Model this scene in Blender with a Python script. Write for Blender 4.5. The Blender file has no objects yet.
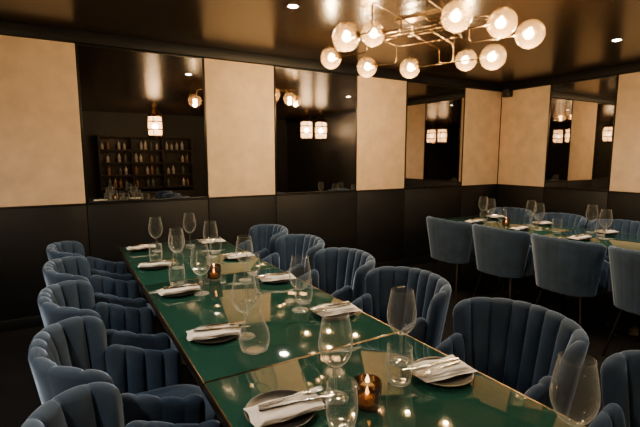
import bpy, bmesh, math, random
from mathutils import Vector, Matrix
random.seed(7)
C = bpy.context.scene.collection
PI = math.pi
H = 1.45
F = 436.0
PITCH = math.radians(7.4); YAW = math.radians(30.4)

def ray(u, v):
    dx = (u-320)/F; dy = -(v-213.5)/F
    f = math.cos(PITCH)+math.sin(PITCH)*dy
    w = -math.sin(PITCH)+math.cos(PITCH)*dy
    return (f*math.sin(YAW)+dx*math.cos(YAW), f*math.cos(YAW)-dx*math.sin(YAW), w)

# ------------------------------------------------------------------ materials
def newmat(name):
    m = bpy.data.materials.new(name); m.use_nodes = True
    nt = m.node_tree
    b = nt.nodes.get('Principled BSDF')
    return m, nt, b

def pmat(name, col, rough=0.5, metal=0.0, spec=0.5, noise=0.0, nscale=20.0, bump=0.0, bscale=60.0, coat=0.0, crough=.035, emis=None, estr=0.0, sheen=0.0, stint=(1,1,1), extra=None):
    m, nt, b = newmat(name)
    b.inputs['Base Color'].default_value = (*col, 1)
    b.inputs['Roughness'].default_value = rough
    b.inputs['Metallic'].default_value = metal
    b.inputs['Specular IOR Level'].default_value = spec
    b.inputs['Coat Weight'].default_value = coat
    b.inputs['Coat Roughness'].default_value = crough
    if sheen:
        b.inputs['Sheen Weight'].default_value = sheen
        b.inputs['Sheen Roughness'].default_value = 0.28
        b.inputs['Sheen Tint'].default_value = (*stint, 1)
    if emis:
        b.inputs['Emission Color'].default_value = (*emis, 1)
        b.inputs['Emission Strength'].default_value = estr
    tc = nt.nodes.new('ShaderNodeTexCoord')
    if noise:
        n = nt.nodes.new('ShaderNodeTexNoise'); n.inputs['Scale'].default_value = nscale; n.inputs['Detail'].default_value = 6
        nt.links.new(tc.outputs['Object'], n.inputs['Vector'])
        r = nt.nodes.new('ShaderNodeMapRange')
        r.inputs['From Min'].default_value = 0.3; r.inputs['From Max'].default_value = 0.7
        r.inputs['To Min'].default_value = 1-noise; r.inputs['To Max'].default_value = 1+noise
        nt.links.new(n.outputs['Fac'], r.inputs['Value'])
        mx = nt.nodes.new('ShaderNodeVectorMath'); mx.operation = 'SCALE'
        mx.inputs[0].default_value = col
        nt.links.new(r.outputs['Result'], mx.inputs['Scale'])
        nt.links.new(mx.outputs['Vector'], b.inputs['Base Color'])
    if bump:
        n2 = nt.nodes.new('ShaderNodeTexNoise'); n2.inputs['Scale'].default_value = bscale; n2.inputs['Detail'].default_value = 5
        nt.links.new(tc.outputs['Object'], n2.inputs['Vector'])
        bp = nt.nodes.new('ShaderNodeBump'); bp.inputs['Strength'].default_value = bump; bp.inputs['Distance'].default_value = 0.01
        nt.links.new(n2.outputs['Fac'], bp.inputs['Height'])
        nt.links.new(bp.outputs['Normal'], b.inputs['Normal'])
    if extra:                                    # a second, softer velvet sheen layer
        sh = nt.nodes.new('ShaderNodeBsdfSheen'); sh.inputs['Color'].default_value = (*extra, 1); sh.inputs['Roughness'].default_value = .55
        ad = nt.nodes.new('ShaderNodeAddShader')
        out = nt.nodes.get('Material Output')
        nt.links.new(b.outputs[0], ad.inputs[0]); nt.links.new(sh.outputs[0], ad.inputs[1]); nt.links.new(ad.outputs[0], out.inputs[0])
    return m

def emat(name, col, s):
    m = bpy.data.materials.new(name); m.use_nodes = True
    nt = m.node_tree; nt.nodes.clear()
    e = nt.nodes.new('ShaderNodeEmission'); e.inputs[0].default_value = (*col, 1); e.inputs[1].default_value = s
    o = nt.nodes.new('ShaderNodeOutputMaterial'); nt.links.new(e.outputs[0], o.inputs[0])
    return m

def glassmat(name, tint=(0.97, 0.98, 0.97), base=0.03, amp=0.75, power=3.0, trans=0.0, tcol=(1, 1, 1), rough=0.02, painted_rim=0.0):
    m = bpy.data.materials.new(name); m.use_nodes = True
    nt = m.node_tree; nt.nodes.clear()
    o = nt.nodes.new('ShaderNodeOutputMaterial')
    tr = nt.nodes.new('ShaderNodeBsdfTransparent'); tr.inputs[0].default_value = (*tint, 1)
    gl = nt.nodes.new('ShaderNodeBsdfGlossy'); gl.inputs['Roughness'].default_value = rough
    lw = nt.nodes.new('ShaderNodeLayerWeight'); lw.inputs[0].default_value = 0.5
    pw = nt.nodes.new('ShaderNodeMath'); pw.operation = 'POWER'; pw.inputs[1].default_value = power
    nt.links.new(lw.outputs['Facing'], pw.inputs[0])
    ma = nt.nodes.new('ShaderNodeMath'); ma.operation = 'MULTIPLY_ADD'; ma.inputs[1].default_value = amp; ma.inputs[2].default_value = base
    nt.links.new(pw.outputs[0], ma.inputs[0])
    mx = nt.nodes.new('ShaderNodeMixShader')
    nt.links.new(ma.outputs[0], mx.inputs[0])
    src = tr
    if trans > 0:
        tl = nt.nodes.new('ShaderNodeBsdfTranslucent'); tl.inputs[0].default_value = (*tcol, 1)
        m2 = nt.nodes.new('ShaderNodeMixShader'); m2.inputs[0].default_value = trans
        nt.links.new(tr.outputs[0], m2.inputs[1]); nt.links.new(tl.outputs[0], m2.inputs[2])
        src = m2
    refl = gl
    if painted_rim > 0:  # white diffuse at grazing edges stands in for bright rim reflections
        df = nt.nodes.new('ShaderNodeBsdfDiffuse'); df.inputs[0].default_value = (.9, .9, .88, 1)
        tl2 = nt.nodes.new('ShaderNodeBsdfTranslucent'); tl2.inputs[0].default_value = (.9, .9, .88, 1)
        a1 = nt.nodes.new('ShaderNodeMixShader'); a1.inputs[0].default_value = .5
        nt.links.new(df.outputs[0], a1.inputs[1]); nt.links.new(tl2.outputs[0], a1.inputs[2])
        a2 = nt.nodes.new('ShaderNodeMixShader'); a2.inputs[0].default_value = painted_rim
        nt.links.new(gl.outputs[0], a2.inputs[1]); nt.links.new(a1.outputs[0], a2.inputs[2])
        refl = a2
    nt.links.new(src.outputs[0], mx.inputs[1]); nt.links.new(refl.outputs[0], mx.inputs[2])
    nt.links.new(mx.outputs[0], o.inputs[0])
    return m

M = {}
M['velvet'] = pmat('blue_velvet', (0.020, 0.037, 0.068), 0.8, spec=0.15, noise=0.25, nscale=9, bump=0.05, bscale=300, sheen=1.0, stint=(0.52, 0.68, 1.0), extra=(.10, .145, .22))
M['blackmetal'] = pmat('black_metal', (0.03, 0.028, 0.026), 0.3, 0.7, noise=0.1)
M['gunmetal'] = pmat('gunmetal', (0.09, 0.08, 0.07), 0.32, 1.0, noise=0.1)
M['brass'] = pmat('brass', (0.60, 0.40, 0.19), 0.2, 1.0, noise=0.06)
M['rod'] = pmat('aged_brass_rod', (0.44, 0.29, 0.14), 0.24, 1.0, noise=0.08)
M['bronze'] = pmat('dark_bronze', (0.20, 0.13, 0.07), 0.3, 1.0, noise=0.1)
M['green'] = pmat('green_glass_top', (0.013, 0.057, 0.043), 0.045, spec=0.5, noise=0.05, nscale=3, coat=0.35, crough=.03)
M['wain'] = pmat('black_wainscot', (0.005, 0.0055, 0.0065), 0.5, spec=0.28, noise=0.15, nscale=6)
M['wall'] = pmat('dark_wall', (0.008, 0.008, 0.008), 0.6, noise=0.15)
M['ceil'] = pmat('gloss_ceiling', (0.027, 0.015, 0.007), 0.24, spec=0.65, noise=0.1, nscale=2)
M['carpet'] = pmat('dark_carpet', (0.007, 0.007, 0.008), 0.95, spec=0.1, noise=0.4, nscale=120, bump=0.3, bscale=250)
M['cream'] = pmat('cream_suede', (0.77, 0.57, 0.37), 0.8, spec=0.15, noise=0.10, nscale=7, bump=0.06, bscale=80)
M['mirror'] = pmat('smoked_mirror', (0.50, 0.46, 0.42), 0.0, 1.0, noise=0.01, nscale=1)
M['linen'] = pmat('white_linen', (0.86, 0.83, 0.78), 0.85, spec=0.1, noise=0.04, nscale=60, bump=0.1, bscale=500)
M['plate'] = pmat('dark_stoneware', (0.025, 0.022, 0.020), 0.35, noise=0.3, nscale=60)
M['steel'] = pmat('polished_steel', (0.75, 0.73, 0.70), 0.16, 1.0, noise=0.03)
M['glass'] = glassmat('clear_glass', base=0.05, amp=1.0, power=2.4, painted_rim=0.36)
M['globe'] = glassmat('globe_glass', (1.0, 0.88, 0.66), 0.05, 0.5, 2.6, 0.06, (1.0, 0.60, 0.24))
M['amber'] = glassmat('smoked_votive_glass', (0.34, 0.25, 0.17), 0.12, 0.75, 1.8, 0.01, (0.8, 0.42, 0.16), 0.08)
M['bulb'] = emat('bulb_glow', (1.0, 0.72, 0.38), 50)
M['lantern'] = glassmat('lantern_glass', (1.0, 0.95, 0.85), 0.04, 0.3, 2.4, 0.5, (1.0, 0.84, 0.62))
M['spotglow'] = emat('downlight_glow', (1.0, 0.88, 0.7), 200)
M['flame'] = emat('flame_glow', (1.0, 0.66, 0.26), 60)
M['wax'] = pmat('candle_wax', (0.40, 0.24, 0.12), 0.5, emis=(1.0, 0.5, 0.18), estr=0.7, noise=0.03)  # emission paints the flame's glow into the wax
M['strip'] = emat('shelf_strip_glow', (1.0, 0.70, 0.42), 9)
M['wood'] = pmat('dark_wood', (0.024, 0.017, 0.012), 0.55, spec=.3, noise=0.35, nscale=12)
M['bot1'] = pmat('bottle_amber', (0.22, 0.13, 0.06), 0.08, noise=0.2)
M['bot2'] = pmat('bottle_green', (0.10, 0.12, 0.09), 0.08, noise=0.2)
M['bot3'] = pmat('bottle_pale', (0.38, 0.35, 0.31), 0.08, noise=0.1)
M['grille'] = pmat('speaker_grille', (0.02, 0.02, 0.02), 0.7, noise=0.5, nscale=300)

# ------------------------------------------------------------------ geometry
class G:
    def __init__(s): s.v = []; s.f = []
    def add(s, vs, fs):
        o = len(s.v); s.v += [tuple(p) for p in vs]; s.f += [tuple(i+o for i in f) for f in fs]; return s
    def box(s, x0, x1, y0, y1, z0, z1, bev=0.0, seg=2):
        bm = bmesh.new(); bmesh.ops.create_cube(bm, size=1)
        for p in bm.verts:
            p.co = Vector(((x0+x1)/2+p.co.x*(x1-x0), (y0+y1)/2+p.co.y*(y1-y0), (z0+z1)/2+p.co.z*(z1-z0)))
        if bev: bmesh.ops.bevel(bm, geom=bm.edges[:], offset=bev, segments=seg, affect='EDGES', profile=0.5)
        bm.verts.ensure_lookup_table(); bm.verts.index_update()
        s.add([p.co[:] for p in bm.verts], [[p.index for p in f.verts] for f in bm.faces]); bm.free(); return s
    def lathe(s, prof, seg=28, cx=0, cy=0, cz=0, wob=None):
        vs = []; fs = []; n = len(prof)
        for j in range(seg):
            a = 2*PI*j/seg
            for (r, z) in prof:
                rr = r*(wob(a, z) if wob else 1)
                vs.append((cx+rr*math.cos(a), cy+rr*math.sin(a), cz+z))
        for j in range(seg):
            k = (j+1) % seg
            for i in range(n-1):
                fs.append((j*n+i, k*n+i, k*n+i+1, j*n+i+1))
        return s.add(vs, fs)
    def tube(s, pts, r, seg=10, cap=True, closed=False):
        pts = [Vector(p) for p in pts]; n = len(pts)
        rs = r if isinstance(r, (list, tuple)) else [r]*n
        t0 = (pts[1]-pts[0]).normalized()
        nrm = t0.orthogonal().normalized()
        vs = []; fs = []
        for i in range(n):
            if i == 0: t = pts[1]-pts[0]
            elif i == n-1: t = pts[-1]-pts[-2]
            else: t = (pts[i+1]-pts[i]).normalized()+(pts[i]-pts[i-1]).normalized()
            if t.length < 1e-9: t = t0
            t.normalize()
            nrm = (nrm-t*nrm.dot(t))
            if nrm.length < 1e-6: nrm = t.orthogonal()
            nrm.normalize(); b = t.cross(nrm)
            for j in range(seg):
                a = 2*PI*j/seg
                vs.append(pts[i]+(nrm*math.cos(a)+b*math.sin(a))*rs[i])
        for i in range(n-1):
            for j in range(seg):
                k = (j+1) % seg
                fs.append((i*seg+j, i*seg+k, (i+1)*seg+k, (i+1)*seg+j))
        if cap:
            fs.append(tuple(range(seg-1, -1, -1))); fs.append(tuple((n-1)*seg+j for j in range(seg)))
        return s.add(vs, fs)
    def sphere(s, c, r, seg=24, ring=14):
        return s.lathe([(max(r*math.sin(PI*i/ring), r*0.004), -r*math.cos(PI*i/ring)) for i in range(ring+1)], seg, *c)
    def build(s, name, mat, parent=None, smooth=True, sharp=40):
        me = bpy.data.meshes.new(name); me.from_pydata(s.v, [], s.f); me.update()
        bm = bmesh.new(); bm.from_mesh(me); bmesh.ops.recalc_face_normals(bm, faces=bm.faces[:]); bm.to_mesh(me); bm.free()
        me.materials.append(mat)
        if smooth:
            for p in me.polygons: p.use_smooth = True
            me.set_sharp_from_angle(angle=math.radians(sharp))
        o = bpy.data.objects.new(name, me); C.objects.link(o)
        if parent: o.parent = parent
        return o

def crom(pts, n=6):
    out = []
    P = [pts[0]]+list(pts)+[pts[-1]]
    for i in range(1, len(P)-2):
        p0, p1, p2, p3 = P[i-1], P[i], P[i+1], P[i+2]
        for k in range(n):
            t = k/n
            out.append(tuple(0.5*((2*b)+(-a+c)*t+(2*a-5*b+4*c-d)*t*t+(-a+3*b-3*c+d)*t**3) for a, b, c, d in zip(p0, p1, p2, p3)))
    out.append(tuple(pts[-1])); return out

def fillet(pts, r, n=6):
    pts = [Vector(p) for p in pts]; out = [pts[0]]
    for i in range(1, len(pts)-1):
        a, b, c = pts[i-1], pts[i], pts[i+1]
        rr = min(r, (a-b).length*0.48, (c-b).length*0.48)
        if rr < 1e-5: continue
        p = b+(a-b).normalized()*rr; q = b+(c-b).normalized()*rr
        for k in range(n+1):
            t = k/n; out.append(p*(1-t)**2+b*2*t*(1-t)+q*t*t)
    out.append(pts[-1]); return out

def empty(name, loc=(0, 0, 0), rz=0):
    o = bpy.data.objects.new(name, None); o.empty_display_size = 0.1; C.objects.link(o)
    o.location = loc; o.rotation_euler = (0, 0, rz); return o
def tag(o, label, cat, group=None):
    o['label'] = label; o['category'] = cat
    if group: o['group'] = group
    return o
def dup(o, parent=None):
    c = o.copy(); C.objects.link(c)
    if parent is not None: c.parent = parent
    for ch in list(o.children): dup(ch, c)
    return c
class Proto:
    def __init__(s, root): s.root = root; s.used = False
    def place(s, loc, rz, label, cat, group=None):
        o = dup(s.root) if s.used else s.root
        s.used = True
        o.location = loc; o.rotation_euler = (0, 0, rz)
        return tag(o, label, cat, group)
def struct(o): o['kind'] = 'structure'; return o

# ------------------------------------------------------------------ room
X0, X1, Y0, Y1, ZC = -3.0, 5.70, -2.90, 4.38, 2.50
ZW, ZT = 1.04, 2.40
struct(G().box(X0, X1, Y0, Y1, -0.1, 0).build('floor', M['carpet'], smooth=False))
struct(G().box(X0, X1, Y0, Y1, ZC, ZC+0.1).build('ceiling', M['ceil'], smooth=False))
struct(G().box(X0-.1, X1+.1, Y1, Y1+.1, 0, ZC).build('wall_back', M['wall'], smooth=False))
struct(G().box(X1, X1+.1, Y0, Y1, 0, ZC).build('wall_right', M['wall'], smooth=False))
struct(G().box(X0-.1, X0, Y0, Y1, 0, ZC).build('wall_left', M['wall'], smooth=False))
struct(G().box(X0-.1, X1+.1, Y0-.1, Y0, 0, ZC).build('wall_front', M['wall'], smooth=False))

YW = 4.347; XW = 5.667
xa = [-2.44, -1.675, -0.602, 0.16, 1.244, 1.991, 3.064, 3.830, 4.898, 5.667]
ta = ['cream', 'mirror', 'cream', 'mirror', 'cream', 'mirror', 'cream', 'mirror', 'cream']
yb = [4.347, 3.595, 2.772, 2.02, 1.20]
tb = ['cream', 'mirror', 'cream', 'mirror']
g = G()
for a, b in zip(xa[:-1], xa[1:]):
    g.box(a+.003, min(b, XW)-.003, YW-0.006, Y1, 0.10, ZW-0.012, 0.003)
g.box(X0, XW, YW-0.012, Y1, ZW-0.012, ZW-0.002, 0.002)
struct(g.build('trim_1', M['wain']))
g = G()
for b, a in zip(yb[:-1], yb[1:]):
    g.box(XW-0.006, X1, a+.003, b-.003-(0.012 if b > 4.3 else 0), 0.10, ZW-0.012, 0.003)
g.box(XW-0.012, X1, yb[-1], YW-.013, ZW-0.012, ZW-0.002, 0.002)
struct(g.build('trim_2', M['wain']))
struct(G().box(X0, XW-.02, YW-0.02, Y1, ZT+.006, ZC, 0.004).build('trim_3', M['wain']))
struct(G().box(XW-0.02, X1, Y0, Y1-.04, ZT+.006, ZC, 0.004).build('trim_4', M['wain']))
struct(G().box(X0, XW-.02, YW-0.015, Y1, 0, 0.098, 0.004).build('baseboard_back', M['wain']))
struct(G().box(XW-0.015, X1, Y0, Y1-.04, 0, 0.098, 0.004).build('baseboard_right', M['wain']))

def wall_piece(kind, axis, a, b, label):
    if kind == 'cream':
        g = G()
        if axis == 'A': g.box(a+.006, b-.006, YW, Y1, ZW+.002, ZT, 0.006, 3)
        else: g.box(XW, X1, a+.006, b-.006, ZW+.002, ZT, 0.006, 3)
        o = g.build('wall_panel', M['cream']); tag(o, label, 'wall panel', 'cream wall panels')
    else:
        if axis == 'A':
            o = empty('wall_mirror', ((a+b)/2, YW, ZW)); w = (b-a)/2
            G().box(-w+.012, w-.012, .004, .03, .014, ZT-ZW-.012).build('mirror_glass', M['mirror'], o, False)
            fr = G()
            fr.box(-w+.002, -w+.012, -.004, .03, .002, ZT-ZW, .002); fr.box(w-.012, w-.002, -.004, .03, .002, ZT-ZW, .002)
            fr.box(-w+.012, w-.012, -.004, .03, .002, .014, .002); fr.box(-w+.012, w-.012, -.004, .03, ZT-ZW-.012, ZT-ZW, .002)
        else:
            o = empty('wall_mirror', (XW, (a+b)/2, ZW)); w = (b-a)/2
            G().box(.004, .03, -w+.012, w-.012, .014, ZT-ZW-.012).build('mirror_glass', M['mirror'], o, False)
            fr = G()
            fr.box(-.004, .03, -w+.002, -w+.012, .002, ZT-ZW, .002); fr.box(-.004, .03, w-.012, w-.002, .002, ZT-ZW, .002)
            fr.box(-.004, .03, -w+.012, w-.012, .002, .014, .002); fr.box(-.004, .03, -w+.012, w-.012, ZT-ZW-.012, ZT-ZW, .002)
        fr.build('mirror_frame', M['blackmetal'], o); tag(o, label, 'mirror', 'smoked wall mirrors')
labA = ['cream suede wall panel on long wall, outside the left edge, second', 'smoked mirror on the long wall left of every visible panel',
        'cream suede wall panel at the far left of the long wall',
        'smoked mirror on long wall reflecting the lit bar shelves',
        'cream suede wall panel between the bar-reflecting mirror and middle mirror',
        'smoked mirror in the middle of the long wall reflecting the chandelier globes',
        'cream suede wall panel between the middle mirror and the mirror nearest the corner',
        'smoked mirror on long wall nearest the room corner',
        'cream suede wall panel on long wall touching the room corner']
for i, k in enumerate(ta): wall_piece(k, 'A', xa[i], xa[i+1], labA[i])
labB = ['cream suede wall panel on right wall touching the room corner, behind the speaker',
        'smoked mirror on the right wall between two cream panels',
        'cream suede wall panel on the right wall at the right picture edge',
        'smoked mirror on the right wall just outside the picture']
for i, k in enumerate(tb): wall_piece(k, 'B', yb[i+1], yb[i], labB[i])

# ------------------------------------------------------------------ dining tables
def make_table():
    t = empty('dining_table')
    w, l = .403, .598
    G().box(-w+.006, w-.006, -l+.003, l-.003, .735, .750, .003).build('tabletop', M['green'], t)
    g = G()
    g.box(-w, -w+.006, -l, l, .715, .7495, .002); g.box(w-.006, w, -l, l, .715, .7495, .002)
    g.box(-w+.006, w-.006, -l, -l+.003, .715, .7495, .001); g.box(-w+.006, w-.006, l-.003, l, .715, .7495, .001)
    g.box(-w+.006, w-.006, -l+.003, l-.003, .715, .735)
    g.build('top_frame', M['bronze'], t)
    G().lathe([(.001, .03), (.035, .03), (.032, .05), (.032, .70), (.12, .705), (.12, .715), (.001, .715)]).build('pedestal', M['blackmetal'], t)
    G().lathe([(.001, .0), (.16, .0), (.16, .012), (.05, .03), (.001, .03)], 40).build('foot_plate', M['blackmetal'], t)
    return t
PT = Proto(make_table())
XT = .736
for y, lab in ((.69, 'green glass topped dining table at the front of the left row, nearest the camera'),
               (1.89, 'green glass topped dining table in the middle of the left row'),
               (3.09, 'green glass topped dining table at the far end of the left row')):
    PT.place((XT, y, 0), 0, lab, 'table', 'joined tables of the left row')
XT2 = 4.033
for y, lab in ((2.93, 'green glass topped dining table of the right row, nearest the wall corner'),
               (1.73, 'green glass topped dining table of the right row, cut by the picture edge')):
    PT.place((XT2, y, 0), 0, lab, 'table', 'joined tables of the right row')

# ------------------------------------------------------------------ chair
def make_chair():
    t = empty('dining_chair')
    cx, ax, by = -.055, .19, .205
    arm = .19
    pts = [(arm-(arm-cx)*i/20, -by) for i in range(20)]
    e = 2.75
    for i in range(0, 161):
        a = -PI/2+PI*i/160
        ca, sa = math.cos(a), math.sin(a)
        pts.append((cx-ax*abs(ca)**(2/e), by*math.copysign(abs(sa)**(2/e), sa)))
    pts += [(cx+(arm-cx)*i/20, by) for i in range(1, 21)]
    L = [0]
    for p, q in zip(pts[:-1], pts[1:]): L.append(L[-1]+math.hypot(q[0]-p[0], q[1]-p[1]))
    LT = L[-1]
    def at(s):                       # s measured from the middle of the back
        s = max(0, min(LT, s+LT/2))
        j = 0
        while j < len(L)-2 and L[j+1] < s: j += 1
        k = (s-L[j])/max(L[j+1]-L[j], 1e-9)
        return (pts[j][0]+(pts[j+1][0]-pts[j][0])*k, pts[j][1]+(pts[j+1][1]-pts[j][1])*k)
    def nrm(s):
        a = at(s-.05); b = at(s+.05)
        dx, dy = b[0]-a[0], b[1]-a[1]; d = math.hypot(dx, dy) or 1
        n = (-dy/d, dx/d)
        p = at(s)
        if n[0]*(p[0]-.05)+n[1]*p[1] < 0: n = (-n[0], -n[1])
        return n
    def sm(x): x = max(0, min(1, x)); return x*x*(3-2*x)
    def shell(name, s0, s1, topf, flk, rad, r, nch, z0, endr):
        zb = .385
        g = G(); vs = []; fs = []
        N = nch*12
        for i in range(N+1):
            s = s0+(s1-s0)*i/N
            P = at(s); n = nrm(s)
            ed = min(s-s0, s1-s)
            e_ = math.sqrt(max(0.05, 1-(1-min(1, ed/.028))**2))
            q = math.sqrt(max(0, 1-(1-min(1, ed/endr))**2))
            top = topf(abs(s))-endr*.8*(1-q)
            ch = abs(math.sin(PI*nch*i/N))**.5
            puff = .023*ch
            kf = min(1, ed/.02+.2)
            op = .002*ch*kf
            sec = []
            for k in range(9):
                z = zb+(top-r-zb)*k/8
                sec.append((-(r*e_+puff*kf*min(1, .65+(top-r-z)/.08)), z))
            p0 = puff*.65
            for k in range(1, 9):
                a = PI*k/9
                sec.append((-math.cos(a)*(r*e_)-p0*(1-k/9)*kf+op*k/9, top-r+math.sin(a)*(r+.45*p0)))
            for k in range(9):
                z = top-r+(zb-top+r)*k/8
                sec.append((r*e_+op, z))
            m = len(sec)
            for off, z in sec:
                o = off+(z-z0)*flk+rad
                vs.append((P[0]+n[0]*o, P[1]+n[1]*o, z))
        for i in range(N):
            for k in range(m):
                k2 = (k+1) % m
                fs.append((i*m+k, (i+1)*m+k, (i+1)*m+k2, i*m+k2))
        fs.append(tuple(range(m))); fs.append(tuple(N*m+k for k in range(m-1, -1, -1)))
        g.add(vs, fs); return g.build(name, M['velvet'], t, True, 80)
    SB = .292
    HB = LT/2
    shell('backrest', -SB, SB, lambda d: .826-.020*sm(d/.30), .158, .002, .019, 9, .36, .085)
    for sg in (-1, 1):
        a, b = (SB-.015, HB) if sg > 0 else (-HB, -(SB-.015))
        shell('armrest', a, b, lambda d: .680-.070*sm((d-.28)/.24), .06, -.002, .016, 4, .36, .045)
    def slab(rings, cxx, a, b, e):
        g = G(); n = 48; vs = []; fs = []
        for sc, z in rings:
            for j in range(n):
                an = 2*PI*j/n; ca, sa = math.cos(an), math.sin(an)
                vs.append((cxx+sc*a*math.copysign(abs(ca)**(2/e), ca), sc*b*math.copysign(abs(sa)**(2/e), sa), z))
        for i in range(len(rings)-1):
            for j in range(n):
                k = (j+1) % n; fs.append((i*n+j, i*n+k, (i+1)*n+k, (i+1)*n+j))
        fs.append(tuple(range(n-1, -1, -1))); fs.append(tuple((len(rings)-1)*n+j for j in range(n)))
        return g.add(vs, fs)
    slab([(.9, .392), (.985, .40), (1, .415), (1, .44), (.975, .459), (.92, .470), (.75, .478), (.4, .482), (.04, .483)], .035, .235, .187, 3.4).build('seat', M['velvet'], t, True, 60)
    slab([(.96, .365), (1, .37), (1, .388), (.96, .393)], .0, .215, .19, 3.0).build('seat_base', M['blackmetal'], t)
    for sx in (-1, 1):
        for sy in (-1, 1):
            G().tube([(sx*.175, sy*.15, .375), (sx*.25, sy*.22, .0)], [.012, .009]).build('leg', M['gunmetal'], t)
    return t
PC = Proto(make_chair())
for i, y in enumerate((1.08, 1.69, 2.31, 2.93, 3.55)):
    lab = ['blue velvet tub chair in the bottom left corner, left side of left table row',
           'blue velvet tub chair second from the camera on left side of left row',
           'blue velvet tub chair third from the camera on left side of left row',
           'blue velvet tub chair fourth from the camera on left side of left row',
           'blue velvet tub chair farthest from the camera on left side of left row'][i]
    PC.place((.20, y, 0), random.uniform(-.04, .04), lab, 'chair', 'chairs along the left table row')
for i, y in enumerate((.42, 1.06, 1.71, 2.33, 2.95, 3.57)):
    lab = ['blue velvet tub chair in the bottom right corner, mostly cut off',
           'large pale lit blue velvet channelled chair, second from camera on aisle side',
           'blue velvet channelled chair third from camera on aisle side of left row',
           'blue velvet channelled chair fourth from camera on aisle side of left row',
           'blue velvet channelled chair fifth from camera on aisle side of left row',
           'blue velvet channelled chair farthest from camera on aisle side of left row'][i]
    PC.place((1.365, y, 0), PI+random.uniform(-.04, .04), lab, 'chair', 'chairs along the left table row')
for i, y in enumerate((3.18, 2.57, 1.96, 1.35)):
    lab = ['blue chair showing its smooth back at right row, nearest the wall corner',
           'blue chair showing its smooth back at right row, second from wall corner',
           'blue chair showing its smooth back at right row, third from wall corner',
           'blue chair showing its smooth back at right row, cut by right picture edge'][i]
    PC.place((3.58, y, 0), random.uniform(-.03, .03), lab, 'chair', 'chairs along the right table row')
for i, y in enumerate((3.35, 2.74, 2.13, 1.52)):
    lab = ['blue chair behind right table row along the wall, nearest the corner',
           'blue chair behind right table row along the wall, under the right wall mirror',
           'blue chair behind right table row along the wall, under the rightmost cream panel',
           'blue chair behind right table row along the wall, outside the right edge'][i]
    PC.place((4.47, y, 0), PI+random.uniform(-.03, .03), lab, 'chair', 'chairs along the right table row')

# ------------------------------------------------------------------ tableware
ZTAB = .7505
def make_wine():
    t = empty('wine_glass')
    bowl = crom([(.003, .098), (.018, .102), (.034, .116), (.046, .140), (.050, .163), (.048, .190), (.043, .220), (.0375, .250)], 4)
    bowl += [(.0375+.0013*math.sin(q), .2505+.0013*(1-math.cos(q))) for q in (.8, 1.6, 2.4, 3.1, 4.0, 5.0)]
    G().lathe(bowl, 40).build('bowl', M['glass'], t, True, 180)
    G().lathe([(.0085, .005), (.005, .012), (.0036, .03), (.0034, .07), (.0045, .09), (.009, .099)], 14).build('stem', M['glass'], t, True, 180)
    G().lathe([(.0085, .005), (.022, .0025), (.038, .0012), (.0385, .0005), (.036, 0), (.001, 0)], 32).build('foot', M['glass'], t, True, 180)
    return t
def make_tumbler():
    t = empty('water_tumbler')
    def wob(a, z): return 1+.022*math.sin(8*a)*max(0, 1-z/.09)
    pr = crom([(.001, .006), (.026, .006), (.036, .014), (.041, .038), (.042, .065), (.040, .09), (.0385, .115)], 4)
    pr += [(.0385+.0013*math.sin(q), .1155+.0013*(1-math.cos(q))) for q in (.8, 1.6, 2.4, 3.1, 4.0, 5.0)]
    G().lathe(pr, 64, wob=wob).build('glass_wall', M['glass'], t, True, 180)
    G().lathe([(.001, 0), (.030, 0), (.036, .006), (.037, .012)], 32).build('glass_base', M['glass'], t, True, 180)
    return t
def make_carafe():
    t = empty('glass_carafe')
    pr = crom([(.001, .006), (.035, .007), (.050, .018), (.055, .045), (.050, .080), (.034, .115), (.026, .145), (.025, .165), (.031, .195)], 4)
    pr += [(.031+.0014*math.sin(q), .1955+.0014*(1-math.cos(q))) for q in (.8, 1.6, 2.4, 3.1, 4.0, 5.0)]
    G().lathe(pr, 44).build('body', M['glass'], t, True, 180)
    G().lathe([(.001, 0), (.036, 0), (.047, .006), (.050, .014)], 36).build('base', M['glass'], t, True, 180)
    return t
def make_plate():
    g = G()
    pr = [(.001, .004), (.055, .004), (.078, .006), (.092, .012), (.096, .015), (.098, .0145), (.095, .010), (.078, .001), (.06, 0), (.001, 0)]
    return g.lathe(pr, 48).build('side_plate', M['plate'], None, True, 60)
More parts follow.
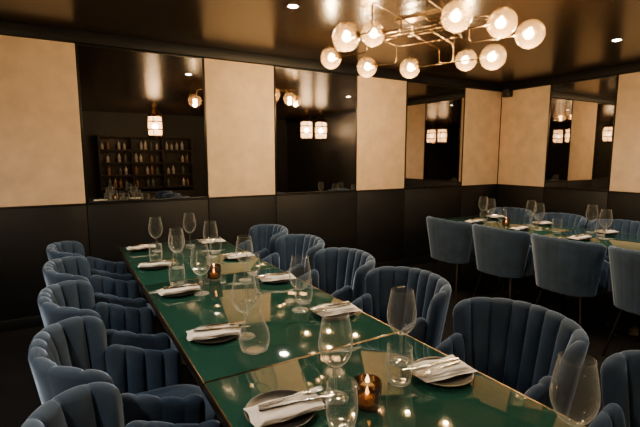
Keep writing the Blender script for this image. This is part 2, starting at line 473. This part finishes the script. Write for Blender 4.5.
def make_napkin():
    g = G()
    nx, ny = 18, 10
    for lay in range(3):
        z0 = .001+lay*.0055; th = .0055
        ox = lay*.005; oy = -lay*.004; sx = .098-lay*.003; sy = .050-lay*.003
        vs = []; fs = []
        for side in (0, 1):
            for i in range(nx+1):
                for j in range(ny+1):
                    u = i/nx*2-1; w = j/ny*2-1
                    ed = min(1-abs(u), (1-abs(w))*1.0)
                    k = min(1, ed/.14); k = math.sqrt(1-(1-k)**2) if k < 1 else 1
                    wav = .0012*math.sin(5*u+2*w+lay)+.0009*math.sin(9*w-3*u)
                    mid = z0+th/2+wav*(.4+lay*.5)
                    z = mid+(th/2*k+.0002)*(1 if side else -1)
                    if z < .0003: z = .0003
                    vs.append((ox+sx*u+.0025*math.sin(4*w+lay), oy+sy*w+.002*math.sin(5*u+lay*2), z))
        n = (nx+1)*(ny+1)
        def ix(s, i, j): return s*n+i*(ny+1)+j
        for i in range(nx):
            for j in range(ny):
                fs.append((ix(1, i, j), ix(1, i+1, j), ix(1, i+1, j+1), ix(1, i, j+1)))
                fs.append((ix(0, i, j), ix(0, i, j+1), ix(0, i+1, j+1), ix(0, i+1, j)))
        for i in range(nx):
            fs.append((ix(0, i, 0), ix(0, i+1, 0), ix(1, i+1, 0), ix(1, i, 0)))
            fs.append((ix(0, i, ny), ix(1, i, ny), ix(1, i+1, ny), ix(0, i+1, ny)))
        for j in range(ny):
            fs.append((ix(0, 0, j), ix(1, 0, j), ix(1, 0, j+1), ix(0, 0, j+1)))
            fs.append((ix(0, nx, j), ix(0, nx, j+1), ix(1, nx, j+1), ix(1, nx, j)))
        g.add(vs, fs)
    return g.build('folded_napkin', M['linen'], None, True, 70)
def strip(g, rows, th=.002):
    vs = []; fs = []
    for x, y, hw, z in rows:
        vs += [(x, y-hw, z), (x, y+hw, z), (x, y+hw*.8, z+th), (x, y-hw*.8, z+th)]
    for i in range(len(rows)-1):
        for k in range(4):
            k2 = (k+1) % 4; fs.append((i*4+k, i*4+k2, i*4+4+k2, i*4+4+k))
    n = len(rows)-1
    fs += [(3, 2, 1, 0), (n*4, n*4+1, n*4+2, n*4+3)]
    return g.add(vs, fs)
def make_fork():
    t = empty('fork')
    g = strip(G(), [(-.10, 0, .005, .001), (-.095, 0, .0075, .001), (-.05, 0, .006, .002), (0, 0, .0035, .003), (.028, 0, .003, .004), (.036, 0, .007, .0035), (.044, 0, .0115, .003), (.056, 0, .0125, .002)])
    g.build('handle', M['steel'], t)
    g = G()
    for k in range(4):
        y = (k-1.5)*.0066
        strip(g, [(.055, y, .0025, .002), (.075, y, .002, .0018), (.092, y, .0018, .003), (.102, y, .0008, .0055)], .0016)
    g.build('tines', M['steel'], t)
    return t
def make_knife():
    t = empty('table_knife')
    strip(G(), [(-.105, 0, .005, .001), (-.10, 0, .0075, .001), (-.05, 0, .0065, .0015), (.01, 0, .005, .002)], .0045).build('handle', M['steel'], t)
    strip(G(), [(.008, 0, .005, .003), (.015, 0, .008, .003), (.08, -.001, .009, .003), (.10, -.003, .006, .003), (.112, -.005, .001, .003)], .0014).build('blade', M['steel'], t)
    return t
def make_votive():
    t = empty('votive_candle_holder')
    def wob(a, z): return 1+.045*abs(math.sin(6*a+z*75))+.045*abs(math.sin(6*a-z*75))
    zs = [k*.0045 for k in range(1, 17)]
    outer = [(.001, 0), (.029, 0)]+[(.0335+.0045*math.sin(min(1, z/.05)*PI/2), z) for z in zs]+[(.0365, .0765)]
    inner = [(.0345, .0775), (.0345, .05), (.034, .02), (.03, .008), (.001, .008)]
    G().lathe(outer, 96, wob=wob).lathe(inner, 48).build('glass_cup', M['amber'], t, True, 50)
    G().lathe([(.001, .009), (.022, .009), (.022, .028), (.018, .030), (.001, .029)], 24).build('candle', M['wax'], t)
    G().lathe([(.0005, .032), (.0045, .035), (.006, .040), (.004, .048), (.0005, .057)], 12).build('flame', M['flame'], t)
    return t
PW, PTu, PCa, PP, PN, PF, PK, PV = (Proto(f()) for f in (make_wine, make_tumbler, make_carafe, make_plate, make_napkin, make_fork, make_knife, make_votive))

def setting(x, y, side, place):
    rz = 0 if side > 0 else PI
    rz += random.uniform(-.25, .25)
    dx = random.uniform(-.008, .008); dy = random.uniform(-.01, .01)
    PP.place((x, y, ZTAB), random.uniform(0, 6), 'small dark stoneware plate under a napkin at '+place, 'plate', 'side plates with napkins')
    PN.place((x+dx, y+dy, ZTAB+.0125), rz, 'folded white linen napkin on the plate at '+place, 'napkin', 'folded napkins')
    c, s = math.cos(rz), math.sin(rz)
    zt = ZTAB+.0125+.0195
    q = random.uniform(-.25, .25)
    for pr, off, n in ((PF, .016, 'fork'), (PK, -.014, 'knife')):
        px = x+dx-s*off+c*.03*(1); py = y+dy+c*off+s*.03
        pr.place((px, py, zt), rz+q*.5+(.08 if n == 'fork' else -.06), 'steel %s on the napkin at %s' % (n, place), n, n+'s on the napkins')
w5 = ['nearest', 'second', 'third', 'fourth', 'farthest']
for i, y in enumerate((1.02, 1.625, 2.26, 2.88, 3.50)):
    setting(.472, y, 1, w5[i]+' place, left side of left row')
for i, y in enumerate((.95, 1.60, 2.22, 2.86, 3.46)):
    setting(1.015, y, -1, w5[i]+' place, aisle side of left row')
for i, y in enumerate((3.15, 2.62, 2.05)):
    setting(3.77, y, 1, ['corner-end', 'middle', 'picture-edge'][i]+' place, aisle side of right row')
for i, y in enumerate((3.28, 2.70, 2.08)):
    setting(4.28, y, -1, ['corner-end', 'middle', 'picture-edge'][i]+' place, wall side of right row')

wl = [(.645, 1.010, 'nearest place, left side of left row'), (.575, 1.56, 'second place, left side of left row'), (.576, 2.19, 'third place, left side of left row'),
      (.588, 2.79, 'fourth place, left side of left row'), (.566, 3.385, 'farthest place, left side of left row'),
      (.963, .506, 'bottom right corner of left row, closest to the camera'), (.962, 1.09, 'nearest place, aisle side of left row'),
      (.90, 1.714, 'second place, aisle side of left row'), (.86, 2.315, 'third place, aisle side of left row'),
      (.86, 2.98, 'fourth place, aisle side of left row'), (.84, 3.485, 'farthest place, aisle side of left row'),
      (4.08, 3.30, 'corner end of right row, wall side'), (4.14, 2.75, 'middle of right row, wall side'), (4.24, 2.20, 'picture edge of right row, wall side'),
      (3.98, 1.95, 'picture edge of right row, aisle side'), (3.92, 2.52, 'middle of right row, aisle side'), (3.93, 3.08, 'corner end of right row, aisle side')]
for x, y, p in wl:
    PW.place((x, y, ZTAB), random.uniform(0, 6), 'clear stemmed wine glass at '+p, 'wine glass', 'wine glasses')
tl = [(.588, .890, 'nearest place, left side of left row'), (.50, 2.40, 'third place, left side of left row'),
      (.50, 3.03, 'fourth place, left side of left row'), (.865, .985, 'nearest place, aisle side of left row'),
      (.965, 1.80, 'second place, aisle side of left row'), (.95, 2.42, 'third place, aisle side of left row'), (.93, 3.10, 'fourth place, aisle side of left row'),
      (.86, .44, 'bottom right corner of left row'), (.70, 3.30, 'centre of the far end of left row'), (.72, 2.68, 'centre of left row before its far end'),
      (3.98, 3.20, 'corner end of right row'), (4.06, 2.66, 'middle of right row'), (4.12, 2.05, 'picture edge of right row'),
      (4.16, 3.10, 'corner end of right row, wall side'), (3.96, 2.36, 'between middle and picture edge of right row')]
for x, y, p in tl:
    PTu.place((x, y, ZTAB), random.uniform(0, 6), 'clear stemless water tumbler at '+p, 'tumbler', 'water tumblers')
PCa.place((.560, 1.425, ZTAB), 0, 'clear wide-bodied glass carafe in front of the second left place', 'carafe')

def point(loc, w, col, r=.04, name='lamp_light'):
    l = bpy.data.lights.new(name, 'POINT'); l.energy = w; l.color = col; l.shadow_soft_size = r
    o = bpy.data.objects.new(name, l); o.location = loc; C.objects.link(o); return o
def spot(loc, tgt, w, col, ang=100, blend=.8, r=.03, name='downlight_spot'):
    l = bpy.data.lights.new(name, 'SPOT'); l.energy = w; l.color = col; l.shadow_soft_size = r; l.spot_size = math.radians(ang); l.spot_blend = blend
    o = bpy.data.objects.new(name, l); o.location = loc; C.objects.link(o)
    o.rotation_euler = (Vector(tgt)-Vector(loc)).to_track_quat('-Z', 'Y').to_euler(); return o
WARM = (1.0, .77, .52)
for x, y, p in ((.700, .930, 'beside the nearest wine glass of left row'), (.717, 2.44, 'on middle table of left row'), (3.90, 2.86, 'on the right table row')):
    PV.place((x, y, ZTAB), random.uniform(0, 6), 'dark amber textured glass votive with lit candle '+p, 'candle holder', 'lit votives')
    point((x, y, ZTAB+.066), .08, (1, .64, .34), .006, 'votive_light')

# ------------------------------------------------------------------ chandelier
globes_px = [(346, 37, 14), (331, 58, 10.5), (367, 67, 10), (373, 34, 12), (410, 68, 10), (457, 16, 15.5), (466, 60, 10.5), (493, 57, 12.5), (502, 23, 14.5), (530, 34, 14)]
R = .091
gp = []
for u, v, r in globes_px:
    d = R*F/r; dx, dy, dz = ray(u, v)
    gp.append(Vector((dx*d, dy*d, H+dz*d)))
ctr = sum(gp, Vector())/len(gp)
ch = empty('chandelier', (ctr.x, ctr.y, ZC))
tag(ch, 'brass rod chandelier with ten glowing glass globes under the dark ceiling', 'chandelier')
off = Vector((ctr.x, ctr.y, ZC))
hl = sum(gp[:5], Vector())/5; hr = sum(gp[5:], Vector())/5
ax = Vector((hr.x-hl.x, hr.y-hl.y, 0)).normalized(); pe = Vector((-ax.y, ax.x, 0))
zb = 2.405
def loc(v): return Vector(v)-off
c0 = Vector((ctr.x, ctr.y, 0))
def plan(a, p, z): v = c0+ax*a+pe*p; return Vector((v.x, v.y, z))
pl = G()
pp = []
for z in (ZC-.022, ZC-.004):
    for a, p in ((-.22, -.05), (.22, -.05), (.22, .05), (-.22, .05)): pp.append(loc(plan(a, p, z+.0035)))
pl.add(pp, [(3, 2, 1, 0), (4, 5, 6, 7), (0, 1, 5, 4), (1, 2, 6, 5), (2, 3, 7, 6), (3, 0, 4, 7)]).build('ceiling_plate', M['rod'], ch, False)
ahl = (hl-ctr).dot(ax); ahr = (hr-ctr).dot(ax)
RR = .005
for s in (-.16, .16):
    G().tube([loc(plan(s, -.045, zb)), loc(plan(s, -.045, ZC-.015))], .006, 12).build('stem', M['rod'], ch)
def loop(a0, a1, p0, p1, z):
    am = (a0+a1)/2
    path = [plan(am, p0, z), plan(a1, p0, z), plan(a1, p1, z), plan(a0, p1, z), plan(a0, p0, z), plan(am, p0, z)]
    G().tube([loc(q) for q in fillet(path, .05)], RR, 10).build('loop_rod', M['rod'], ch)
loop(ahl*1.0, ahr*1.0, -.045, .045, zb)
loop(ahl*.55, ahr*.55, -.12, .12, zb-.07)
for a in (-.16, .16):
    path = [plan(a, -.045, zb), plan(a, -.12, zb), plan(a, -.12, zb-.07)]
    G().tube([loc(q) for q in fillet(path, .03)], RR, 10).build('hanger_rod', M['rod'], ch)
for i, gpos in enumerate(gp):
    a = (gpos-ctr).dot(ax); p = (gpos-ctr).dot(pe)
    k = i % 5
    sg = -1 if a < 0 else 1
    st = a-sg*(R+.10+.05*k)
    st = max(ahl, min(ahr, st))
    dr = 1 if a > st else -1                    # the rod enters the globe along the axis
    D = Vector((gpos.x, gpos.y, gpos.z))-ax*dr*R*.99
    side = 1 if p > 0 else -1
    gz = gpos.z
    if abs(gz-zb) < .03: path = [plan(st, side*.045, zb), plan(st, p, zb), D]
    else: path = [plan(st, side*.045, zb), plan(st, p, zb), plan(st, p, gz), D]
    path = [q for j, q in enumerate(path) if j == 0 or (q-path[j-1]).length > .012]
    G().tube([loc(q) for q in fillet(path, .04)], RR, 10).build('arm', M['rod'], ch)
    gl = G(); gl.sphere(loc(gpos), R, 32, 18)
    go = gl.build('globe', M['globe'], ch, True, 180)
    D0 = loc(D)
    G().tube([D0-ax*dr*.006, D0+ax*dr*.012, D0+ax*dr*.045], [.024, .024, .018], 18).build('socket', M['brass'], go)
    g = G(); g.sphere(loc(gpos)-ax*dr*.008, .032, 20, 12)
    g.build('bulb', M['bulb'], go)
    point((gpos.x, gpos.y, gpos.z-.055), 20.0, WARM, .025, 'globe_light')

# ------------------------------------------------------------------ downlights
def make_down():
    t = empty('ceiling_downlight')
    G().lathe([(.034, -.001), (.048, -.001), (.050, -.004), (.046, -.006), (.036, -.004), (.034, .0)], 28).build('trim_ring', M['bronze'], t)
    G().lathe([(.001, -.002), (.034, -.002)], 24).build('lens', M['spotglow'], t)
    return t
PD = Proto(make_down())
for x, y, w_, lab in ((1.467, 2.875, 80, 'small bright round downlight in the ceiling left of the chandelier'),
                  (4.40, 2.19, 80, 'small round downlight in the ceiling right of the chandelier'),
                  (-.95, 2.90, 115, 'added unseen downlight brightening the far left cream panel'),  # added lamp out of view, evens the light on the left panel
                  (-.95, 1.10, 165, 'added unseen downlight lighting the fronts of the aisle-side chairs'),  # added lamp out of view, lights chairs facing it across the table
                  (2.50, .90, 45, 'added unseen downlight above the aisle, brightening the right row chairs'),  # added lamp out of view, lifts the dim chairs of the right row
                  (3.6, .2, 50, 'small round downlight in the ceiling behind the camera')):
    PD.place((x, y, ZC-.0005), 0, lab, 'ceiling light', 'ceiling downlights')
    spot((x, y, ZC-.02), (x, y, 0), w_, (1, .86, .68), 145, .9, .05)

# ------------------------------------------------------------------ pendants behind the camera (seen in the mirrors)
def make_pend():
    t = empty('lantern_pendant')
    G().tube([(0, 0, .26), (0, 0, .34)], .006).build('rod', M['brass'], t)
    G().lathe([(.001, .35), (.045, .35), (.045, .335), (.001, .335)]).build('ceiling_rose', M['brass'], t)
    G().tube([(.065*math.cos(q), 0, .22+.05*math.sin(q)) for q in [PI*k/12 for k in range(13)]], .009, 8).build('handle_loop', M['brass'], t)
    G().lathe([(.001, .225), (.05, .222), (.09, .205), (.105, .185), (.105, .165), (.001, .165)]).build('cap', M['brass'], t)
    G().lathe([(.001, -.11), (.07, -.11), (.086, -.10), (.092, -.08), (.092, .135), (.088, .155), (.07, .165)]).build('shade', M['lantern'], t)
    g = G()
    for z, r in ((.085, .098), (-.03, .098)):
        g.lathe([(r-.006, z), (r+.008, z), (r+.008, z+.016), (r-.006, z+.016), (r-.006, z)], 36)
    g.lathe([(.001, -.14), (.085, -.14), (.10, -.125), (.10, -.108), (.001, -.108)])
    for k in range(4):
        a = PI*k/2+.4
        g.tube([(.10*math.cos(a), .10*math.sin(a), .17), (.105*math.cos(a), .105*math.sin(a), .0), (.098*math.cos(a), .098*math.sin(a), -.115)], .005, 6)
    g.build('cage', M['brass'], t)
    return t
PE = Proto(make_pend())
SC = 1.35
for x, y, w_ in ((1.66, -.70, 60), (1.72, -1.08, 60), (4.92, -.30, 70), (5.31, -.30, 70), (-1.65, .80, 35), (-1.6, 1.20, 35), (-1.6, 2.25, 38)):
    o = PE.place((x, y, ZC-.35*SC), 0, 'brass caged glass lantern pendant behind the camera, reflected in the mirrors', 'pendant lamp', 'lantern pendants')
    o.scale = (SC, SC, SC)
    point((x, y, ZC-.35*SC+.03), w_, WARM, .05, 'lantern_light')

# ------------------------------------------------------------------ back bar shelf (reflected)
sh = empty('bar_shelf', (1.80, -2.72, 0)); tag(sh, 'dark lit bar shelf with bottles seen in the left mirror', 'shelf')
SHZ = (.70, 1.00, 1.30, 1.60, 1.92)
g = G()
for x in (-1.06, -.355, .355, 1.06): g.box(x-.02, x+.02, -.16, .16, 0.6, 1.95, .003)
g.box(-1.04, 1.04, -.17, -.15, 0, 1.95)
g.build('frame', M['wood'], sh)
G().box(-1.04, 1.04, -.15, .18, .0, .62, .004).build('cabinet', M['wood'], sh)
for z in SHZ:
    b = G().box(-1.04, 1.04, -.15, .145, z, z+.025, .002)
    b.box(-1.04, 1.04, .147, .16, z-.022, z+.026, .002)
    b.build('shelf_board', M['wood'], sh)
for z in SHZ[1:]: G().box(-1.03, 1.03, .125, .14, z-.014, z-.002).build('light_strip', M['strip'], sh)
def make_bottle(mat):
    o = empty('bottle')
    G().lathe([(.001, 0), (.034, 0), (.036, .005), (.036, .13), (.030, .155), (.014, .175), (.012, .20), (.012, .215), (.001, .215)], 16).build('body', mat, o)
    G().lathe([(.001, .216), (.014, .216), (.014, .24), (.001, .24)], 12).build('cap', M['blackmetal'], o)
    return o
PBs = [Proto(make_bottle(M[m])) for m in ('bot1', 'bot2', 'bot3')]
for z in SHZ[:-1]:
    for i in range(17):
        bx = -.99+i*.122+random.uniform(-.012, .012)
        if abs(abs(bx)-.355) < .07 or abs(bx) > 1.0 or random.random() < .32: continue
        o = PBs[random.choice((0, 1, 2, 2))].place((1.80+bx, -2.74+random.uniform(-.02, .04), z+.0255), 0, 'bottle on the lit bar shelf reflected in the left mirror', 'bottle', 'bottles on the bar shelf')
        s_ = random.uniform(.72, 1.0); o.scale = (1, 1, s_)

# ------------------------------------------------------------------ corner speaker
sp = empty('wall_speaker', (XW, 4.20, 2.37)); tag(sp, 'small black speaker high on the right wall beside the corner', 'speaker')
G().box(-.11, -.02, -.055, .055, -.065, .05, .008, 3).build('cabinet', M['blackmetal'], sp)
G().box(-.114, -.108, -.046, .046, -.056, .043, .002).build('grille', M['grille'], sp)
G().tube([(-.03, 0, 0), (-.001, 0, 0)], .012).build('bracket', M['blackmetal'], sp)

# ------------------------------------------------------------------ world, camera
w = bpy.data.worlds.new('World'); bpy.context.scene.world = w; w.use_nodes = True
w.node_tree.nodes['Background'].inputs[0].default_value = (.02, .018, .016, 1)
cam = bpy.data.cameras.new('camera'); cam.sensor_width = 36; cam.lens = F/640*36; cam.clip_start = .02
co = bpy.data.objects.new('camera', cam); C.objects.link(co)
co.location = (0, 0, H); co.rotation_euler = (PI/2-PITCH, 0, -YAW)
bpy.context.scene.camera = co
